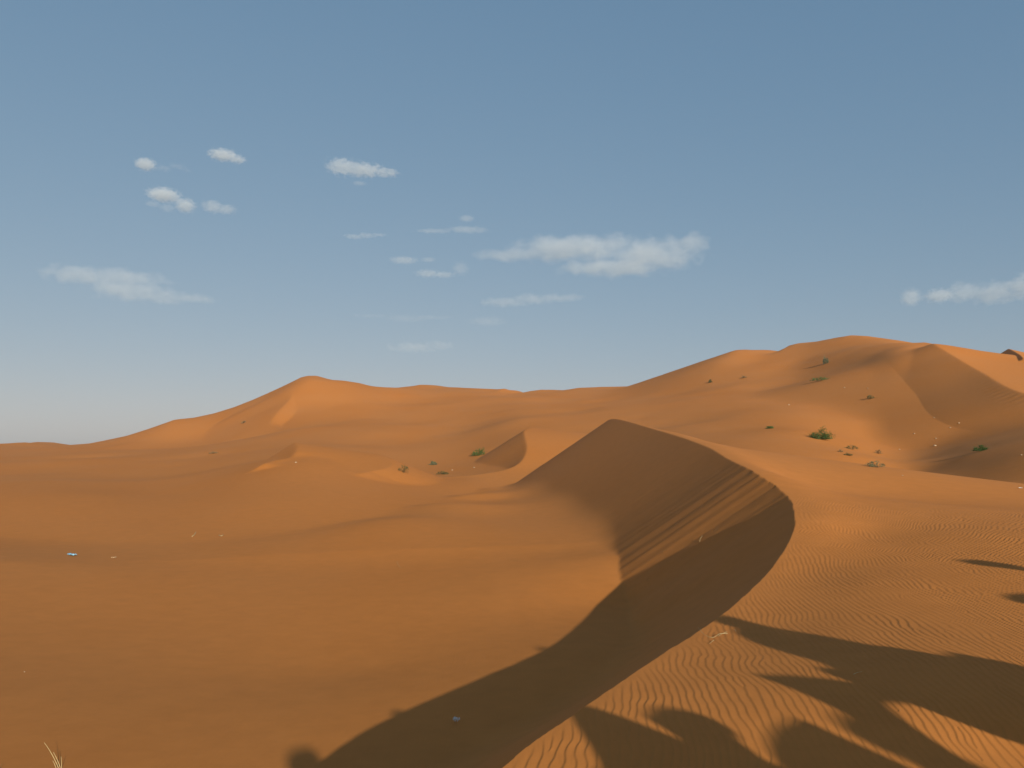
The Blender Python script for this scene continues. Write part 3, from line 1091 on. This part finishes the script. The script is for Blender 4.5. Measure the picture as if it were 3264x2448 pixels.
def put(name, me, parent):
    o = bpy.data.objects.new(name, me)
    COL.objects.link(o)
    o.parent = parent
    return o


def camel_and_rider(x, y, rz, which, size=1.0, lean=0.0):
    z = ground(x, y)
    c = empty('camel', (x, y, z - .03), rz)
    c.scale = (size,) * 3
    tag(c, which[0], 'camel', 'camels of the train')
    for nm, me in (('body', CAMEL), ('saddle', ME_SADDLE), ('eye', ME_CEYE[0]), ('eye', ME_CEYE[1]), ('added_saddlebag', ME_BAG[0]), ('added_saddlebag', ME_BAG[1])):
        put(nm, me, c)
    d = Vector((math.cos(rz), math.sin(rz), 0))
    if not which[1]:
        return
    p = empty('person', Vector((x, y, z - .03)) - d * .10 * size + Vector((0, 0, 2.05 * size)), rz)
    p.scale = (size,) * 3
    p.rotation_euler = (0, lean, rz)
    tag(p, which[1], 'person', 'riders of the train')
    for nm, me in (('body', RIDER), ('robe', ME_ROBE), ('turban', ME_TURBAN), ('eye', ME_EYES[0]), ('eye', ME_EYES[1])):
        put(nm, me, p)


for x, y, rz, sc, lab in [
    (2.88, -.81, R(21), .92, ('saddled brown camel whose shadow crosses the dune crest near the bottom edge', None)),
    (3.40, -3.14, R(86), .99, ('saddled brown camel standing behind, facing the dunes', None)),
    (6.04, -1.97, R(189), 1.04, ('saddled brown camel whose neck shadow ends in a point on the ripples', 'rider in blue robe whose shadow points at the dry grass stem')),
    (4.68, 1.21, R(314), .93, ('saddled brown camel casting the broad shadow across the middle of the ripples', None)),
    (5.77, -4.79, R(214), 1.02, ('saddled brown camel at the back of the resting group', 'rider in blue robe at the back of the resting camels')),
    (3.30, -5.35, R(196), 1.0, ('saddled brown camel farthest from the ripples, left of the one at the back', 'rider in blue robe whose head shadow falls on the smooth sand beyond the crest')),
    (9.30, 1.00, R(158), 1.02, ('saddled brown camel standing apart at the right, beyond the frame edge', 'rider in blue robe whose thin shadow lies farthest up the ripples')),
]:
    camel_and_rider(x, y, rz, lab, sc)


# ------------------------------------------------------------------ clouds, each a body of thin vapour far beyond the dunes
def cloud(label, px, py, wpx, hpx, lobes, tau, seed, soft=.5, rough=.9, base=1500.0):
    a, e = ray(px, py)
    Y = base / e
    k = math.hypot(Y, a * Y) / F_PX
    W, H = wpx * k, hpx * k                       # half sizes
    D = max(H * 1.6, W * .35)
    o = bpy.data.objects.new('cloud', None)
    me = bpy.data.meshes.new('cloud')
    bm = bmesh.new()
    bmesh.ops.create_cube(bm, size=2)
    for v in bm.verts:
        v.co = Vector((v.co.x * W * 1.25, v.co.y * D * 1.25, v.co.z * H * 1.45))
    bm.to_mesh(me)
    bm.free()
    bpy.data.objects.remove(o)
    o = bpy.data.objects.new('cloud', me)
    COL.objects.link(o)
    o.location = (a * Y, Y, CAM_Z * TERRAIN_SCALE + base)
    o.rotation_euler = (0, 0, -math.atan(a))
    m = bpy.data.materials.new('cloud_vapour')
    m.use_nodes = True
    nt = m.node_tree
    nt.nodes.clear()
    N, L = nt.nodes.new, nt.links.new
    out = N('ShaderNodeOutputMaterial')
    vol = N('ShaderNodeVolumePrincipled')
    vol.inputs['Color'].default_value = (.99, .99, .99, 1)
    vol.inputs['Anisotropy'].default_value = -.05
    L(vol.outputs[0], out.inputs['Volume'])
    tc = N('ShaderNodeTexCoord')
    nz = N('ShaderNodeTexNoise')
    nz.inputs['Scale'].default_value = 1.0
    nz.inputs['Detail'].default_value = 7
    nz.inputs['Roughness'].default_value = .62
    mp = N('ShaderNodeMapping')
    sc = 2.2 / max(H, W * .28)
    mp.inputs['Scale'].default_value = (sc * .8, sc * .8, sc * 1.15)
    mp.inputs['Location'].default_value = (seed * 3.7, seed * 1.3, seed * 7.1)
    L(tc.outputs['Object'], mp.inputs[0])
    L(mp.outputs[0], nz.inputs['Vector'])
    acc = None
    for (cx, cz, rx, rz) in lobes:
        sub = N('ShaderNodeVectorMath')
        sub.operation = 'SUBTRACT'
        L(tc.outputs['Object'], sub.inputs[0])
        sub.inputs[1].default_value = (cx * W, 0, cz * H)
        div = N('ShaderNodeVectorMath')
        div.operation = 'DIVIDE'
        L(sub.outputs[0], div.inputs[0])
        div.inputs[1].default_value = (rx * W * 1.18, max(D * rx, D * .3) * 1.18, rz * H * 1.18)
        ln = N('ShaderNodeVectorMath')
        ln.operation = 'LENGTH'
        L(div.outputs[0], ln.inputs[0])
        if acc is None:
            acc = ln.outputs['Value']
        else:
            mn = N('ShaderNodeMath')
            mn.operation = 'MINIMUM'
            L(acc, mn.inputs[0])
            L(ln.outputs['Value'], mn.inputs[1])
            acc = mn.outputs[0]
    inv = N('ShaderNodeMath')
    inv.operation = 'SUBTRACT'
    inv.inputs[0].default_value = .95
    L(acc, inv.inputs[1])
    nm = N('ShaderNodeMath')
    nm.operation = 'MULTIPLY_ADD'
    nm.inputs[1].default_value = rough * 2
    nm.inputs[2].default_value = -rough
    L(nz.outputs[0], nm.inputs[0])
    ad = N('ShaderNodeMath')
    ad.operation = 'ADD'
    L(inv.outputs[0], ad.inputs[0])
    L(nm.outputs[0], ad.inputs[1])
    mr = N('ShaderNodeMapRange')
    mr.interpolation_type = 'SMOOTHSTEP'
    mr.inputs['From Min'].default_value = 0
    mr.inputs['From Max'].default_value = soft
    mr.inputs['To Min'].default_value = 0
    mr.inputs['To Max'].default_value = .85 * tau / (D * 1.1)
    L(ad.outputs[0], mr.inputs[0])
    L(mr.outputs[0], vol.inputs['Density'])
    me.materials.append(m)
    return tag(o, label, 'cloud', 'small clouds over the dunes')


q = 3264 / 2212.0
ONE = [(0, 0, 1, 1)]
TWO = [(-.35, .1, .65, .9), (.4, -.1, .6, .7)]
for i, (lab, x, y, w, h, lobes, tau, soft) in enumerate([
    ('small white puff at far left, leftmost of the upper clouds', 314, 355, 20, 12, ONE, 1.0, .45),
    ('thin torn wisp trailing right of the leftmost puff', 370, 362, 36, 14, [(-.4, -.2, .5, .6), (.3, .3, .6, .4), (.8, -.1, .3, .4)], .22, .8),
    ('bright oval cloud, highest of all the clouds', 491, 338, 38, 14, [(-.2, .15, .8, .9), (.5, -.25, .5, .65)], 1.2, .45),
    ('bright long cloud with a round left head, alone in the upper middle', 778, 366, 80, 20, [(-.45, .15, .5, .95), (.1, -.05, .6, .75), (.65, -.15, .4, .55)], 1.2, .45),
    ('tiny faint wisp right below the long cloud with a round left head', 776, 396, 18, 6, ONE, .25, .8),
    ('bright domed puff, top one of a cluster of three', 353, 421, 32, 14, ONE, 1.1, .45),
    ('round white puff, right one of a cluster of three', 400, 444, 20, 15, ONE, .8, .5),
    ('faint ragged puff, lower left one of a cluster of three', 350, 446, 34, 14, [(.3, -.1, .5, .8), (-.5, .2, .5, .5)], .4, .7),
    ('soft lilac white puff right of the cluster of three', 473, 449, 35, 15, TWO, .65, .55),
    ('small thin streak cloud rising to the right, below the long cloud', 786, 509, 45, 9, [(-.45, -.3, .55, .7), (.1, .1, .5, .7), (.7, .4, .4, .5)], .45, .6),
    ('slim flat streak cloud directly left above the largest cloud', 978, 497, 84, 10, [(-.5, -.3, .5, .5), (.4, .15, .6, .75)], .55, .6),
    ('tiny puff above the slim flat streak cloud', 1008, 472, 18, 8, ONE, .35, .7),
    ('largest cloud, white, with a long taper to the left and a lumpy right end', 1278, 552, 262, 58,
     [(-.18, .28, .52, .52), (-.62, .14, .34, .28), (.47, -.02, .42, .68), (.83, .38, .14, .42), (.2, -.48, .45, .38), (.18, .42, .2, .4), (-.36, .42, .25, .4)], 1.5, .6),
    ('small flat wisp, left one of a pair below the slim streak', 872, 562, 32, 9, ONE, .4, .6),
    ('tiny flat wisp, right one of a pair below the slim streak', 925, 561, 18, 6, ONE, .25, .7),
    ('small flat cloud under the pair of wisps', 940, 592, 44, 11, TWO, .55, .6),
    ('faint puff touching the right end of the small flat cloud', 994, 580, 20, 16, ONE, .25, .8),
    ('wide soft lens shaped cloud low at left with a tail to the right', 270, 618, 162, 40,
     [(-.45, .35, .5, .5), (.0, .42, .5, .45), (.05, -.2, .5, .6), (.4, -.3, .35, .45), (.8, -.35, .3, .25)], .95, .7),
    ('long thin cloud below the largest cloud', 1148, 648, 112, 18, [(-.5, -.25, .5, .7), (0, .1, .5, .7), (.55, .25, .5, .5)], .55, .65),
    ('faint long streak low in the middle, left of the dunes saddle', 866, 686, 104, 14, [(-.6, .2, .4, .35), (.1, -.1, .5, .7), (.6, .1, .5, .4)], .28, .9),
    ('faint short streak right of the faint long streak', 1052, 694, 46, 12, ONE, .2, .9),
    ('pale flat cloud lowest above the middle dunes', 908, 749, 84, 18, [(-.2, -.1, .7, .7), (.5, .2, .5, .6)], .4, .8),
    ('small puff over the tall dune, leftmost of three at right', 1968, 642, 20, 18, ONE, .5, .6),
    ('small puff over the tall dune, middle one of three at right', 2028, 639, 27, 14, ONE, .6, .55),
    ('white cloud running out of the picture at the right edge', 2160, 634, 92, 32, [(-.6, .25, .4, .65), (-.1, .05, .5, .7), (.5, .25, .6, .75)], 1.0, .6),
]):
    cloud(lab, x * q, y * q, w * q, h * q, lobes, tau, i + 1, soft)


# ------------------------------------------------------------------ the desert air: one even, thin body of haze over all the ground
def haze_box():
    me = bpy.data.meshes.new('haze')
    bm = bmesh.new()
    bmesh.ops.create_cube(bm, size=1)
    lo, hi = float(GZ.min()) * TERRAIN_SCALE - 1.0, float(GZ.max()) * TERRAIN_SCALE + 3.0
    for v in bm.verts:
        v.co = Vector((v.co.x * 1700, v.co.y * 1700, lo if v.co.z < 0 else hi))
    bm.to_mesh(me)
    bm.free()
    m = bpy.data.materials.new('haze_air')
    m.use_nodes = True
    nt = m.node_tree
    nt.nodes.clear()
    out, vol = nt.nodes.new('ShaderNodeOutputMaterial'), nt.nodes.new('ShaderNodeVolumePrincipled')
    vol.inputs['Color'].default_value = (.93, .95, .98, 1)
    vol.inputs['Density'].default_value = .00012
    nt.links.new(vol.outputs[0], out.inputs['Volume'])
    me.materials.append(m)
    o = bpy.data.objects.new('haze', me)
    COL.objects.link(o)
    o['kind'] = 'stuff'
    o['label'] = 'thin pale desert haze over the dunes'
    return o


haze_box()
